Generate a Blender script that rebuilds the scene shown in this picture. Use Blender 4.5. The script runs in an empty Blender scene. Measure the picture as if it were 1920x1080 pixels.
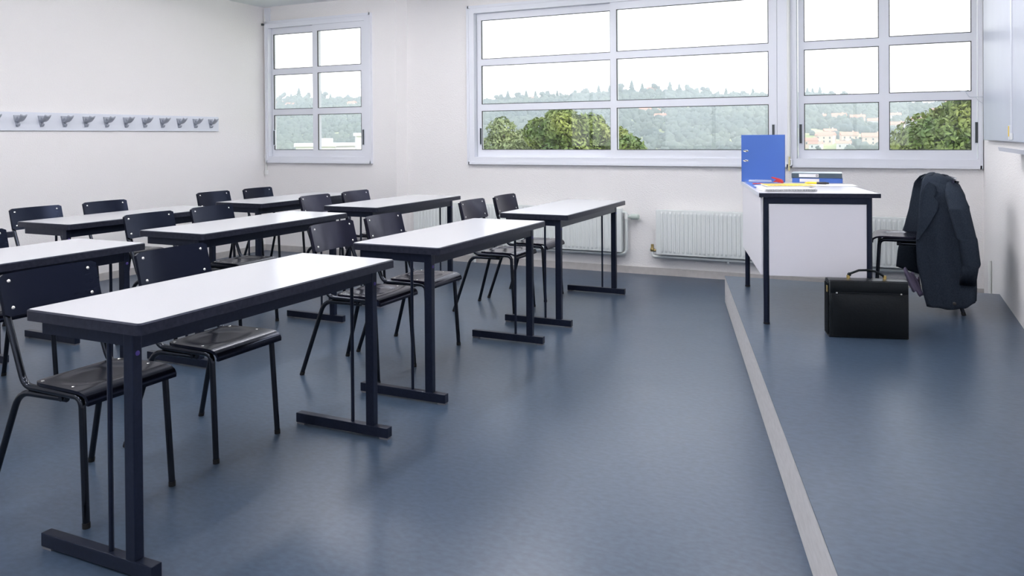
import bpy, bmesh, math, random
import numpy as np
from mathutils import Vector, Matrix
random.seed(7); rng = np.random.default_rng(11)
S = bpy.context.scene
COL = S.collection
PI = math.pi

# ---------------------------------------------------------------- camera
yaw, pitch, roll = 0.4411, 0.0084, 0.0073
F_PX, CY, CAM_H = 1492.55, 268.29, 1.2734
def cam_axes():
    f = Vector((-math.sin(yaw), math.cos(yaw), 0)); r = Vector((math.cos(yaw), math.sin(yaw), 0)); d = Vector((0, 0, -1))
    f2 = f*math.cos(pitch) + d*math.sin(pitch); d2 = d*math.cos(pitch) - f*math.sin(pitch)
    r3 = r*math.cos(roll) + d2*math.sin(roll); d3 = d2*math.cos(roll) - r*math.sin(roll)
    return r3, d3, f2
r_, d_, f_ = cam_axes()
cam = bpy.data.cameras.new('camera'); co = bpy.data.objects.new('camera', cam); COL.objects.link(co)
M3 = Matrix((r_, -d_, -f_)).transposed()
co.matrix_world = Matrix.Translation((0, 0, CAM_H)) @ M3.to_4x4()
cam.sensor_fit = 'HORIZONTAL'; cam.sensor_width = 36; cam.lens = 36*F_PX/1920
cam.shift_y = -(540-CY)/1920; cam.clip_start = .05; cam.clip_end = 4000
S.camera = co

# ---------------------------------------------------------------- world, sun, lights
SKY = 2.3
w = bpy.data.worlds.new('sky'); S.world = w; w.use_nodes = True
bg = w.node_tree.nodes['Background']
bg.inputs[0].default_value = (.92, .955, 1, 1); bg.inputs[1].default_value = SKY
sun = bpy.data.lights.new('sun', 'SUN'); sun.energy = 3.6; sun.angle = .03; sun.color = (1, .97, .92)
so = bpy.data.objects.new('sun', sun); COL.objects.link(so)
so.rotation_euler = Vector((-.80, .05, -.62)).to_track_quat('-Z', 'Y').to_euler()
def portal(x0, x1, z0, z1, y, inward):
    l = bpy.data.lights.new('window_portal', 'AREA'); l.shape = 'RECTANGLE'; l.size = x1-x0; l.size_y = z1-z0
    o = bpy.data.objects.new('window_portal', l); COL.objects.link(o)
    o.location = ((x0+x1)/2, y, (z0+z1)/2); o.rotation_euler = (-PI/2 if inward < 0 else PI/2, 0, 0)
    l.cycles.is_portal = True
for a in ((-6.33, -4.97, 1.03, 2.56, 7.32, -1), (-3.80, -.79, 1.03, 2.56, 7.32, -1), (-.73, .64, 1.03, 2.56, 7.32, -1),
          (-6.2, -5.2, 1.0, 2.55, -1.9, 1), (-4.15, -2.07, 1.0, 2.55, -1.9, 1), (-1.5, .4, 1.0, 2.55, -1.9, 1)):
    portal(*a)
FILL_LAMP = 24.0  # strength of the added ceiling fill lamps
vs = S.view_settings; vs.view_transform = 'Standard'; vs.look = 'None'; vs.gamma = 1; vs.use_curve_mapping = False
vs.exposure = 0.10
S.cycles.use_denoising = True
S.cycles.max_bounces = 10; S.cycles.volume_bounces = 1; S.cycles.diffuse_bounces = 5; S.cycles.glossy_bounces = 4; S.cycles.transparent_max_bounces = 16
S.cycles.sample_clamp_indirect = 8; S.cycles.caustics_reflective = False; S.cycles.caustics_refractive = False

# ---------------------------------------------------------------- materials
def mat(name, col, rough=.5, metal=0, spec=.5, coat=0, tint=None, noise=None, bump=None, emis=None, nscale=(1, 1, 1)):
    """noise=(scale, colour2, detail, contrast)  bump=(scale, strength, distance)"""
    m = bpy.data.materials.new(name); m.use_nodes = True; nt = m.node_tree; b = nt.nodes['Principled BSDF']
    b.inputs['Base Color'].default_value = (*col, 1); b.inputs['Roughness'].default_value = rough
    b.inputs['Metallic'].default_value = metal; b.inputs['Specular IOR Level'].default_value = spec
    if tint: b.inputs['Specular Tint'].default_value = (*tint, 1)
    b.inputs['Coat Weight'].default_value = coat; b.inputs['Coat Roughness'].default_value = .12
    if noise or bump:
        tc = nt.nodes.new('ShaderNodeTexCoord'); mp = nt.nodes.new('ShaderNodeMapping'); mp.inputs['Scale'].default_value = nscale
        nt.links.new(tc.outputs['Object'], mp.inputs[0])
    if noise:
        n = nt.nodes.new('ShaderNodeTexNoise'); n.inputs['Scale'].default_value = noise[0]; n.inputs['Detail'].default_value = noise[2]
        r = nt.nodes.new('ShaderNodeValToRGB'); k = noise[3]
        r.color_ramp.elements[0].position = .5-k; r.color_ramp.elements[1].position = .5+k
        r.color_ramp.elements[0].color = (*col, 1); r.color_ramp.elements[1].color = (*noise[1], 1)
        nt.links.new(mp.outputs[0], n.inputs['Vector']); nt.links.new(n.outputs[0], r.inputs[0]); nt.links.new(r.outputs[0], b.inputs['Base Color'])
    if bump:
        n = nt.nodes.new('ShaderNodeTexNoise'); n.inputs['Scale'].default_value = bump[0]; n.inputs['Detail'].default_value = 3
        bp = nt.nodes.new('ShaderNodeBump'); bp.inputs['Strength'].default_value = bump[1]; bp.inputs['Distance'].default_value = bump[2]
        nt.links.new(mp.outputs[0], n.inputs['Vector']); nt.links.new(n.outputs[0], bp.inputs['Height']); nt.links.new(bp.outputs[0], b.inputs['Normal'])
    if emis:
        b.inputs['Emission Color'].default_value = (*emis[0], 1); b.inputs['Emission Strength'].default_value = emis[1]
    return m
M = {}
M['lino'] = mat('blue_linoleum', (.070, .094, .132), .34, spec=.5)
def lino(m):
    nt = m.node_tree; b = nt.nodes['Principled BSDF']
    tc = nt.nodes.new('ShaderNodeTexCoord'); mp = nt.nodes.new('ShaderNodeMapping'); mp.inputs['Scale'].default_value = (1, 1.6, 1)
    nt.links.new(tc.outputs['Object'], mp.inputs[0])
    def ns(s, d):
        n = nt.nodes.new('ShaderNodeTexNoise'); n.inputs['Scale'].default_value = s; n.inputs['Detail'].default_value = d
        nt.links.new(mp.outputs[0], n.inputs['Vector']); return n
    a, c, e = ns(34, 6), ns(120, 4), ns(3.5, 3)
    r = nt.nodes.new('ShaderNodeValToRGB'); r.color_ramp.elements[0].position = .33; r.color_ramp.elements[1].position = .68
    r.color_ramp.elements[0].color = (.036, .057, .092, 1); r.color_ramp.elements[1].color = (.053, .081, .126, 1)
    nt.links.new(a.outputs[0], r.inputs[0])
    r2 = nt.nodes.new('ShaderNodeValToRGB'); r2.color_ramp.elements[0].position = .30; r2.color_ramp.elements[1].position = .44
    r2.color_ramp.elements[0].color = (.93, .93, .94, 1); r2.color_ramp.elements[1].color = (1, 1, 1, 1)
    nt.links.new(c.outputs[0], r2.inputs[0])
    mx = nt.nodes.new('ShaderNodeMix'); mx.data_type = 'RGBA'; mx.blend_type = 'MULTIPLY'; mx.inputs[0].default_value = 1
    nt.links.new(r.outputs[0], mx.inputs[6]); nt.links.new(r2.outputs[0], mx.inputs[7]); nt.links.new(mx.outputs[2], b.inputs['Base Color'])
    mr = nt.nodes.new('ShaderNodeMapRange'); mr.inputs[3].default_value = .285; mr.inputs[4].default_value = .335
    nt.links.new(e.outputs[0], mr.inputs[0]); nt.links.new(mr.outputs[0], b.inputs['Roughness'])
    bp = nt.nodes.new('ShaderNodeBump'); bp.inputs['Strength'].default_value = .03; bp.inputs['Distance'].default_value = .001
    nt.links.new(a.outputs[0], bp.inputs['Height'])
lino(M['lino'])
M['wall'] = mat('textured_wall_paint', (.80, .785, .785), .85, spec=.2, bump=(110, .6, .006))
M['ceil'] = mat('ceiling_paint', (.86, .89, .92), .9, spec=.2)
M['skirt'] = mat('skirting_paint', (.44, .42, .41), .6, noise=(20, (.50, .48, .47), 4, .2))
M['riser'] = mat('step_riser_laminate', (.50, .49, .49), .6, noise=(60, (.58, .57, .57), 5, .2), nscale=(1, .15, 1))
M['winframe'] = mat('grey_white_aluminium', (.73, .75, .81), .42, spec=.4)
M['gasket'] = mat('black_gasket', (.03, .035, .035), .6)
M['pull'] = mat('dark_window_pull', (.035, .045, .05), .4)
M['white_top'] = mat('white_laminate', (.48, .485, .51), .20, noise=(300, (.51, .515, .54), 2, .25))
M['desk_white'] = mat('desk_white_laminate', (.74, .73, .78), .16, noise=(300, (.76, .75, .80), 2, .25))
M['desk_panel'] = mat('desk_panel_laminate', (.76, .75, .80), .4)
M['edge'] = mat('dark_edge_band', (.008, .009, .014), .40, spec=.3, tint=(.6, .68, 1), noise=(60, (.022, .024, .036), 4, .25))
M['steel'] = mat('black_painted_steel', (.005, .007, .014), .30, spec=.35, tint=(.55, .66, 1), noise=(90, (.011, .014, .026), 5, .3))
M['tube'] = mat('black_tube_steel', (.003, .004, .006), .18, spec=.45, tint=(.7, .78, 1))
M['wood'] = mat('black_lacquered_plywood', (.003, .0035, .007), .22, spec=.28, tint=(.45, .58, 1), noise=(12, (.004, .0045, .009), 6, .2), nscale=(1, 1, 6))
M['wood_worn'] = mat('worn_lacquered_plywood', (.004, .004, .009), .18, spec=.40, tint=(.62, .64, 1), noise=(14, (.007, .0065, .013), 6, .25), nscale=(1, 5, 1))
M['screw'] = mat('bright_screw', (.75, .74, .70), .25, metal=1)
M['plug'] = mat('violet_plastic_plug', (.05, .03, .20), .5)
M['rubber'] = mat('dark_rubber', (.009, .009, .010), .6, spec=.3)
M['pad'] = mat('worn_metal_pad', (.22, .22, .24), .5, metal=.5)
M['radiator'] = mat('white_radiator_enamel', (.70, .735, .73), .40)
M['brass'] = mat('aged_brass', (.35, .27, .12), .4, metal=1)
M['valve'] = mat('grey_green_plastic', (.45, .52, .48), .5)
M['rackboard'] = mat('pale_blue_board', (.66, .69, .76), .5)
M['hook'] = mat('cast_grey_hook', (.34, .365, .425), .45)
M['board'] = mat('grey_enamel_board', (.38, .41, .50), .35, noise=(2, (.43, .46, .55), 3, .25))
M['alu'] = mat('brushed_aluminium', (.62, .65, .72), .35, metal=.3)
M['white_pl'] = mat('white_plastic', (.78, .79, .78), .45)
M['yellow'] = mat('yellow_plastic', (.85, .60, .03), .4)
M['cream'] = mat('cream_cord', (.78, .70, .38), .7)
M['binder_blue'] = mat('blue_binder_paper', (.048, .135, .46), .48, noise=(500, (.062, .155, .50), 2, .3))
M['binder_grey'] = mat('slate_binder_cover', (.055, .085, .11), .45)
M['binder_pale'] = mat('pale_binder_top', (.45, .53, .55), .4)
M['paper'] = mat('white_paper', (.80, .80, .80), .7)
M['red'] = mat('red_plastic', (.62, .04, .03), .35)
M['clear_pl'] = mat('smoky_clear_plastic', (.45, .50, .62), .12)
M['pen_black'] = mat('black_pen_plastic', (.02, .018, .02), .3)
M['leather'] = mat('black_leather', (.0025, .0030, .0032), .28, spec=.32, tint=(.8, .9, 1), bump=(90, .25, .003))
M['gold'] = mat('gilt_metal', (.65, .48, .18), .3, metal=1)
M['wool'] = mat('charcoal_wool', (.020, .028, .042), .95, spec=.1, noise=(220, (.036, .046, .064), 4, .25), bump=(260, .5, .002), nscale=(1, 1, .5))
M['lining'] = mat('lilac_lining', (.20, .17, .26), .45)
M['bark'] = mat('bark', (.10, .075, .05), .9)
M['leaf_a'] = mat('fresh_leaf', (.060, .118, .018), .6, noise=(1.2, (.20, .24, .045), 3, .2))
M['leaf_b'] = mat('olive_leaf', (.12, .17, .07), .6, noise=(1.2, (.25, .30, .12), 3, .2))
M['canopy'] = mat('distant_canopy', (.030, .054, .058), .9, noise=(.012, (.085, .110, .085), 6, .2))
M['conifer'] = mat('dark_conifer', (.022, .050, .038), .9)
M['meadow'] = mat('meadow_grass', (.18, .24, .09), .95, noise=(.03, (.38, .41, .22), 5, .2))
M['render'] = mat('house_render', (.66, .53, .45), .8)
M['render2'] = mat('white_house_render', (.66, .66, .67), .8)
M['tile'] = mat('terracotta_roof', (.45, .20, .14), .8)
M['shutter'] = mat('dark_house_window', (.04, .05, .06), .4)
M['asph'] = mat('grey_ground', (.16, .17, .15), .9, noise=(.1, (.20, .22, .17), 3, .2))
M['lamp_housing'] = mat('white_lamp_housing', (.75, .75, .75), .5)
M['lamp'] = mat('fill_lamp_diffuser', (.8, .8, .8), .5, emis=((1, .97, .985), FILL_LAMP))
# glass: clear pane with Fresnel mirror
g = bpy.data.materials.new('window_glass'); g.use_nodes = True; nt = g.node_tree; nt.nodes.clear()
out = nt.nodes.new('ShaderNodeOutputMaterial'); tr = nt.nodes.new('ShaderNodeBsdfTransparent'); tr.inputs[0].default_value = (.97, .97, .98, 1)
gl = nt.nodes.new('ShaderNodeBsdfGlossy'); gl.inputs['Roughness'].default_value = .0; fr = nt.nodes.new('ShaderNodeFresnel'); fr.inputs[0].default_value = 1.5
geo = nt.nodes.new('ShaderNodeNewGeometry'); io = nt.nodes.new('ShaderNodeMapRange'); io.inputs[3].default_value = 1.5; io.inputs[4].default_value = 1/1.5   # same glass seen from either face
nt.links.new(geo.outputs['Backfacing'], io.inputs[0]); nt.links.new(io.outputs[0], fr.inputs[0])
mx = nt.nodes.new('ShaderNodeMixShader'); nt.links.new(fr.outputs[0], mx.inputs[0]); nt.links.new(tr.outputs[0], mx.inputs[1]); nt.links.new(gl.outputs[0], mx.inputs[2])
nt.links.new(mx.outputs[0], out.inputs[0]); M['glass'] = g

# ---------------------------------------------------------------- builders
def box(bm, x0, x1, y0, y1, z0, z1, bev=0):
    vs_ = [bm.verts.new((x, y, z)) for x in (x0, x1) for y in (y0, y1) for z in (z0, z1)]
    fs = [bm.faces.new([vs_[i] for i in q]) for q in ((0, 1, 3, 2), (4, 6, 7, 5), (0, 4, 5, 1), (2, 3, 7, 6), (0, 2, 6, 4), (1, 5, 7, 3))]
    if bev:
        es = list({e for f in fs for e in f.edges})
        bmesh.ops.bevel(bm, geom=es, offset=bev, segments=2, affect='EDGES', profile=.6)
def fillet(pts, radii, n=6):
    pts = [Vector(p) for p in pts]; out = [pts[0]]
    for i in range(1, len(pts)-1):
        r = radii[i-1] if not isinstance(radii, (int, float)) else radii
        a = (pts[i-1]-pts[i]); b = (pts[i+1]-pts[i]); la, lb = a.length, b.length; a.normalize(); b.normalize()
        ang = a.angle(b)
        if ang > PI-.02 or r == 0: out.append(pts[i]); continue
        t = min(r/math.tan(ang/2), la*.49, lb*.49)
        p, q = pts[i]+a*t, pts[i]+b*t
        for k in range(n+1):
            s = k/n; out.append(p*(1-s)**2 + pts[i]*2*s*(1-s) + q*s*s)
    out.append(pts[-1]); return out
def tube(bm, pts, r, n=10, radii=0, flat=None):
    P = fillet(pts, radii) if len(pts) > 2 else [Vector(p) for p in pts]
    rr = r if isinstance(r, (list, tuple)) else None
    T = [(P[min(i+1, len(P)-1)]-P[max(i-1, 0)]).normalized() for i in range(len(P))]
    up = Vector((0, 0, 1)) if abs(T[0].z) < .9 else Vector((1, 0, 0))
    u = T[0].cross(up).normalized(); rings = []
    for i, p in enumerate(P):
        u = (u - T[i]*u.dot(T[i])).normalized(); v = T[i].cross(u)
        ri = rr[min(i, len(rr)-1)] if rr else r
        rings.append([bm.verts.new(p + (u*math.cos(2*PI*k/n) + v*math.sin(2*PI*k/n)*(flat or 1))*ri) for k in range(n)])
    for a, b in zip(rings, rings[1:]):
        for k in range(n): bm.faces.new((a[k], a[(k+1) % n], b[(k+1) % n], b[k]))
    bm.faces.new(rings[0][::-1]); bm.faces.new(rings[-1])
def prism(bm, poly, axis, a, b):
    """poly of 2D points extruded along axis 'x','y','z' from a to b"""
    def mk(p, t): return {'x': (t, p[0], p[1]), 'y': (p[0], t, p[1]), 'z': (p[0], p[1], t)}[axis]
    A = [bm.verts.new(mk(p, a)) for p in poly]; B = [bm.verts.new(mk(p, b)) for p in poly]; n = len(poly)
    bm.faces.new(A[::-1]); bm.faces.new(B)
    for i in range(n): bm.faces.new((A[i], A[(i+1) % n], B[(i+1) % n], B[i]))
def disc(bm, c, axis, r, h, n=12):
    c = Vector(c); ax = Vector(axis).normalized(); tube(bm, [c, c+ax*h*.6, c+ax*h], [r, r, r*.6], n)
def slab(bm, fn, nu, nv, th, nrm=None):
    """grid surface fn(u,v)->Vector thickened by th along -normal (vector or function)"""
    top = [[Vector(fn(i/nu, j/nv)) for j in range(nv+1)] for i in range(nu+1)]
    def N(i, j):
        if nrm is not None: return Vector(nrm)
        a = top[min(i+1, nu)][j]-top[max(i-1, 0)][j]; b = top[i][min(j+1, nv)]-top[i][max(j-1, 0)]
        c = a.cross(b); return c.normalized() if c.length > 1e-9 else Vector((0, 0, 1))
    A = [[bm.verts.new(top[i][j]) for j in range(nv+1)] for i in range(nu+1)]
    B = [[bm.verts.new(top[i][j]-N(i, j)*th) for j in range(nv+1)] for i in range(nu+1)]
    for i in range(nu):
        for j in range(nv):
            bm.faces.new((A[i][j], A[i+1][j], A[i+1][j+1], A[i][j+1])); bm.faces.new((B[i][j], B[i][j+1], B[i+1][j+1], B[i+1][j]))
    for i in range(nu):
        bm.faces.new((A[i][0], B[i][0], B[i+1][0], A[i+1][0])); bm.faces.new((A[i][nv], A[i+1][nv], B[i+1][nv], B[i][nv]))
    for j in range(nv):
        bm.faces.new((A[0][j], A[0][j+1], B[0][j+1], B[0][j])); bm.faces.new((A[nu][j], B[nu][j], B[nu][j+1], A[nu][j+1]))
def obj(name, bm, m, parent=None, smooth=None, loc=None):
    bmesh.ops.recalc_face_normals(bm, faces=bm.faces)
    me = bpy.data.meshes.new(name); bm.to_mesh(me); bm.free()
    me.materials.append(M[m] if isinstance(m, str) else m)
    if smooth is not None:
        me.shade_smooth()
        if smooth < 3: me.set_sharp_from_angle(angle=smooth)
    o = bpy.data.objects.new(name, me); COL.objects.link(o)
    if parent: o.parent = parent
    if loc: o.location = loc
    return o
def B(): return bmesh.new()
def bo(name, m, parent, *a, bev=0):
    bm = B(); box(bm, *a, bev=bev); return obj(name, bm, m, parent)
def tag(o, label, cat, group=None, kind=None):
    o['label'] = label; o['category'] = cat
    if group: o['group'] = group
    if kind: o['kind'] = kind
    return o
def thing(name, label, cat, loc=(0, 0, 0), rz=0, group=None, kind=None):
    o = bpy.data.objects.new(name, None); COL.objects.link(o); o.empty_display_size = .05
    o.location = loc; o.rotation_euler = (0, 0, rz); return tag(o, label, cat, group, kind)
def copy_tree(o, parent=None):
    c = o.copy(); COL.objects.link(c); c.parent = parent
    for ch in o.children: copy_tree(ch, c)
    return c

# ---------------------------------------------------------------- room shell
XL, XR, YB, YW, YWL, H, YO = -6.42, .67, -1.6, 7.13, 7.0, 2.76, 7.235
bm = B(); box(bm, XL-.2, XR+.2, YB-.25, YO, -.12, 0); tag(obj('floor', bm, 'lino'), 'blue-grey marbled linoleum floor of the classroom', 'floor', kind='structure')
bm = B(); box(bm, XL-.2, XR+.2, YB-.25, YO, H, H+.15); tag(obj('ceiling', bm, 'ceil'), 'pale bluish white ceiling above the left corner', 'ceiling', kind='structure')
bm = B(); box(bm, XL-.2, XL, YB-.25, YWL+.105, 0, H); tag(obj('wall_left', bm, 'wall'), 'off-white textured wall carrying the coat rack', 'wall', kind='structure')
bm = B(); box(bm, XR, XR+.2, YB-.25, YO, 0, H); tag(obj('wall_right', bm, 'wall'), 'off-white textured wall with the grey writing board', 'wall', kind='structure')
def wall_openings(bm, x0, x1, y0, y1, ops):
    xs = x0
    for a, b, c, d in ops:
        box(bm, xs, a, y0, y1, 0, H); box(bm, a, b, y0, y1, 0, c); box(bm, a, b, y0, y1, d, H); xs = b
    box(bm, xs, x1, y0, y1, 0, H)
bm = B()
wall_openings(bm, XL, -4.70, YWL, YWL+.105, [(-6.34, -4.965, 1.03, 2.56)])
prism(bm, [(-4.70, YWL), (-4.638, YWL), (-4.583, YW), (-4.583, YO), (-4.70, YO)], 'z', 0, H)
tag(obj('wall_corner', bm, 'wall'), 'off-white wall section holding the small window, standing slightly forward', 'wall', kind='structure')
bm = B()
wall_openings(bm, -4.583, XR, YW, YO, [(-3.815, -.79, 1.03, 2.56), (-.735, .64, 1.03, 2.56)])
tag(obj('wall_window', bm, 'wall'), 'bright off-white wall holding the two larger windows and the radiators', 'wall', kind='structure')
bm = B(); wall_openings(bm, XL, XR, YB-.25, YB, [(-6.2, -5.2, 1.0, 2.55), (-4.15, -2.07, 1.0, 2.55), (-1.5, .4, 1.0, 2.55)])
tag(obj('wall_rear', bm, 'wall'), 'off-white rear wall behind the camera with three window openings, one added for fill light', 'wall', kind='structure')
bm = B(); box(bm, XL, XL+.014, YB, YWL-.014, 0, .066); tag(obj('baseboard_left', bm, 'skirt'), 'low grey skirting along the coat rack wall', 'baseboard', kind='structure')
bm = B(); prism(bm, [(XL, YWL), (XL, YWL-.014), (-4.628, YWL-.014), (-4.574, YW-.014), (XR, YW-.014), (XR, YW), (-4.583, YW), (-4.638, YWL)], 'z', 0, .066)
tag(obj('baseboard_window', bm, 'skirt'), 'low grey skirting under the radiators', 'baseboard', kind='structure')

# ---------------------------------------------------------------- platform
PA = math.radians(13.94)
def plat_x(y): return -1.112 - (y-6.11)*math.tan(PA)
PH, PYB = .2, 6.165
PYN = -.95
pl = thing('platform', 'raised linoleum teaching platform with pale grey riser', 'platform', (0, 0, 0), kind='structure')
bm = B(); prism(bm, [(plat_x(PYN)+.012, PYN), (XR, PYN), (XR, PYB), (plat_x(PYB)+.012, PYB)], 'z', 0.001, PH-.005); prism(bm, [(plat_x(PYN)-.001, PYN), (XR, PYN), (XR, PYB), (plat_x(PYB)-.001, PYB)], 'z', PH-.005, PH); obj('deck', bm, 'lino', pl)
bm = B(); prism(bm, [(plat_x(PYN), PYN), (plat_x(PYN)+.012, PYN), (plat_x(PYB)+.012, PYB), (plat_x(PYB), PYB)], 'z', 0.001, PH-.005)
o = obj('riser', bm, 'riser', pl); o['label'] = 'pale grey riser strip of the step'

# ---------------------------------------------------------------- windows
ROWS = [(1.140, 1.533), (1.599, 1.989), (2.054, 2.447)]
def window(name, label, x0, x1, cols, yw, pulls, zo=(1.007, 2.58), ci=(.06, .06)):
    t = thing(name, label, 'window', ((x0+x1)/2, yw, zo[0]), kind='structure')
    def L(x): return x-(x0+x1)/2
    def Z(z): return z-zo[0]
    ca, cb = ci
    bm = B()
    y0, y1 = -.03, .09
    for a, b, c, d in ((x0, x0+ca, *zo), (x1-cb, x1, *zo), (x0+ca, x1-cb, zo[0], 1.068), (x0+ca, x1-cb, 2.515, zo[1])):
        box(bm, L(a), L(b), y0, y1, Z(c), Z(d))
    # raised outer lip
    for a, b, c, d in ((x0-.012, x0+.012, zo[0]-.012, zo[1]+.012), (x1-.012, x1+.006, zo[0]-.012, zo[1]+.012), (x0, x1, zo[0]-.012, zo[0]+.014), (x0, x1, zo[1]-.014, zo[1]+.012)):
        box(bm, L(a), L(b), y0-.008, .0, Z(c), Z(d))
    obj('casing', bm, 'winframe', t)
    xm = (cols[0][1]+cols[1][0])/2
    for i, (a, b) in enumerate(cols):
        a, b = [q*(yw+(.028 if i == 0 else -.012))/yw for q in (a, b)]
        xa, xb = (x0+ca+.008 if i == 0 else xm-.028), (xm+.028 if i == 0 else x1-cb-.006)
        ya, yb = ((.028, .062) if i == 0 else (-.012, .022))
        bm = B()
        box(bm, L(xa), L(a), ya, yb, Z(1.066), Z(2.517)); box(bm, L(b), L(xb), ya, yb, Z(1.066), Z(2.517))
        zs = [1.066]+[v for r in ROWS for v in r]+[2.517]
        for k in range(0, 8, 2): box(bm, L(a), L(b), ya, yb, Z(zs[k]), Z(zs[k+1]))
        s = obj('sash', bm, 'winframe', t)
        for (c, d) in ROWS:
            bm = B(); box(bm, L(a)-.004, L(b)+.004, (ya+yb)/2-.003, (ya+yb)/2+.003, Z(c)-.004, Z(d)+.004); obj('pane', bm, 'glass', s)
            bm = B(); g_ = .006
            for e in ((a, a+g_, c, d), (b-g_, b, c, d), (a+g_, b-g_, c, c+g_), (a+g_, b-g_, d-g_, d)):
                box(bm, L(e[0]), L(e[1]), ya-.001, ya+.010, Z(e[2]), Z(e[3]))
            obj('gasket', bm, 'gasket', s)
        px = pulls[i]
        if px is not None:
            bm = B(); box(bm, L(px)-.014, L(px)+.014, ya-.007, ya-.0005, Z(1.19), Z(1.365), bev=.003)
            h_ = obj('pull_handle', bm, 'alu', s)
            bm = B(); box(bm, L(px)-.010, L(px)+.010, ya-.0085, ya-.005, Z(1.197), Z(1.358), bev=.002); obj('pull_recess', bm, 'pull', s)
    return t
window('window_1', 'small six-pane sliding window beside the coat rack wall', -6.365, -4.94, [(-6.279, -5.722), (-5.659, -5.078)], YWL, (-6.30, -5.045), ci=(.03, .075))
window('window_2', 'wide six-pane sliding window in the middle of the wall', -3.84, -.765, [(-3.70, -2.341), (-2.284, -.925)], YW, (-3.725, -.885), ci=(.068, .085))
window('window_3', 'six-pane sliding window behind the teacher desk, next to the board', -.745, .657, [(-.638, -.064), (.011, .590)], YW, (-.668, .622), ci=(.05, .025))
# rear windows (behind the camera): simple frames with panes; last added for fill light
for i, (a, b) in enumerate(((-6.2, -5.2), (-4.15, -2.07), (-1.5, .4))):
    t = thing('window_%d' % (i+4), ['narrow', 'wide', 'added fill-light'][i]+' rear window behind the camera', 'window', ((a+b)/2, YB, 1.0), kind='structure')
    hw = (b-a)/2; bm = B()
    for e in ((-hw, -hw+.06, 0, 1.55), (hw-.06, hw, 0, 1.55), (-hw+.06, hw-.06, 0, .06), (-hw+.06, hw-.06, 1.49, 1.55), (-.03, .03, .06, 1.49)): box(bm, e[0], e[1], -.10, -.03, e[2], e[3])
    obj('frame', bm, 'winframe', t)
    for s in (-1, 1):
        bm = B(); box(bm, min(s*.03, s*(hw-.06)), max(s*.03, s*(hw-.06)), -.07, -.064, .06, 1.49); obj('pane', bm, 'glass', t)

# conduit pipes and crank at the windows
t = thing('corner_conduit', 'thin white pipe running down the corner beside the small window', 'pipe', (-6.392, YWL-.012, .86))
bm = B(); tube(bm, [(0, 0, 0), (0, 0, 1.79)], .008); obj('pipe', bm, 'white_pl', t, .6)
for z in (.18, .0):
    bm = B(); box(bm, -.016, .02, -.012, .010, z, z+.05, bev=.003); obj('clamp', bm, 'white_pl', t)
bm = B(); box(bm, -.006, .075, -.002, .012, 1.70, 1.89, bev=.003); obj('bracket', bm, 'winframe', t)
bm = B(); tube(bm, [(0, -.012, 1.70), (-.012, -.04, 1.70)], .012); obj('hook', bm, 'pull', t, .6)
t = thing('shutter_crank', 'white vertical shutter pole with cream grip between the two right windows', 'pole', (-.755, YW-.05, .965))
bm = B(); tube(bm, [(0, 0, .12), (0, 0, 1.77)], .014); obj('pole', bm, 'white_pl', t, .6)
bm = B(); tube(bm, [(0, 0, 0), (.004, 0, .16)], .007); obj('grip', bm, 'cream', t, .6)
bm = B(); tube(bm, [(.0, 0, .10), (.022, 0, .09), (.022, 0, .05), (.0, 0, .04)], .006, radii=.01); obj('hinge', bm, 'winframe', t, .6)
t = thing('window_hook', 'bent wire hook reaching from board wall to the right window', 'hook', (XR-.004, 7.0, 1.55))
bm = B(); box(bm, -.004, .004, -.012, .012, -.07, .06); obj('plate', bm, 'alu', t)
bm = B(); tube(bm, [(-.004, 0, 0), (-.10, .03, 0), (-.125, .045, .05), (-.16, .05, .045)], .004, 6, radii=.02); obj('wire', bm, 'alu', t, .6)
bm = B(); tube(bm, [(-.004, 0, -.055), (-.035, .01, -.035), (-.06, .02, 0)], .003, 6, radii=.02); obj('wire', bm, 'alu', t, .6)

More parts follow.
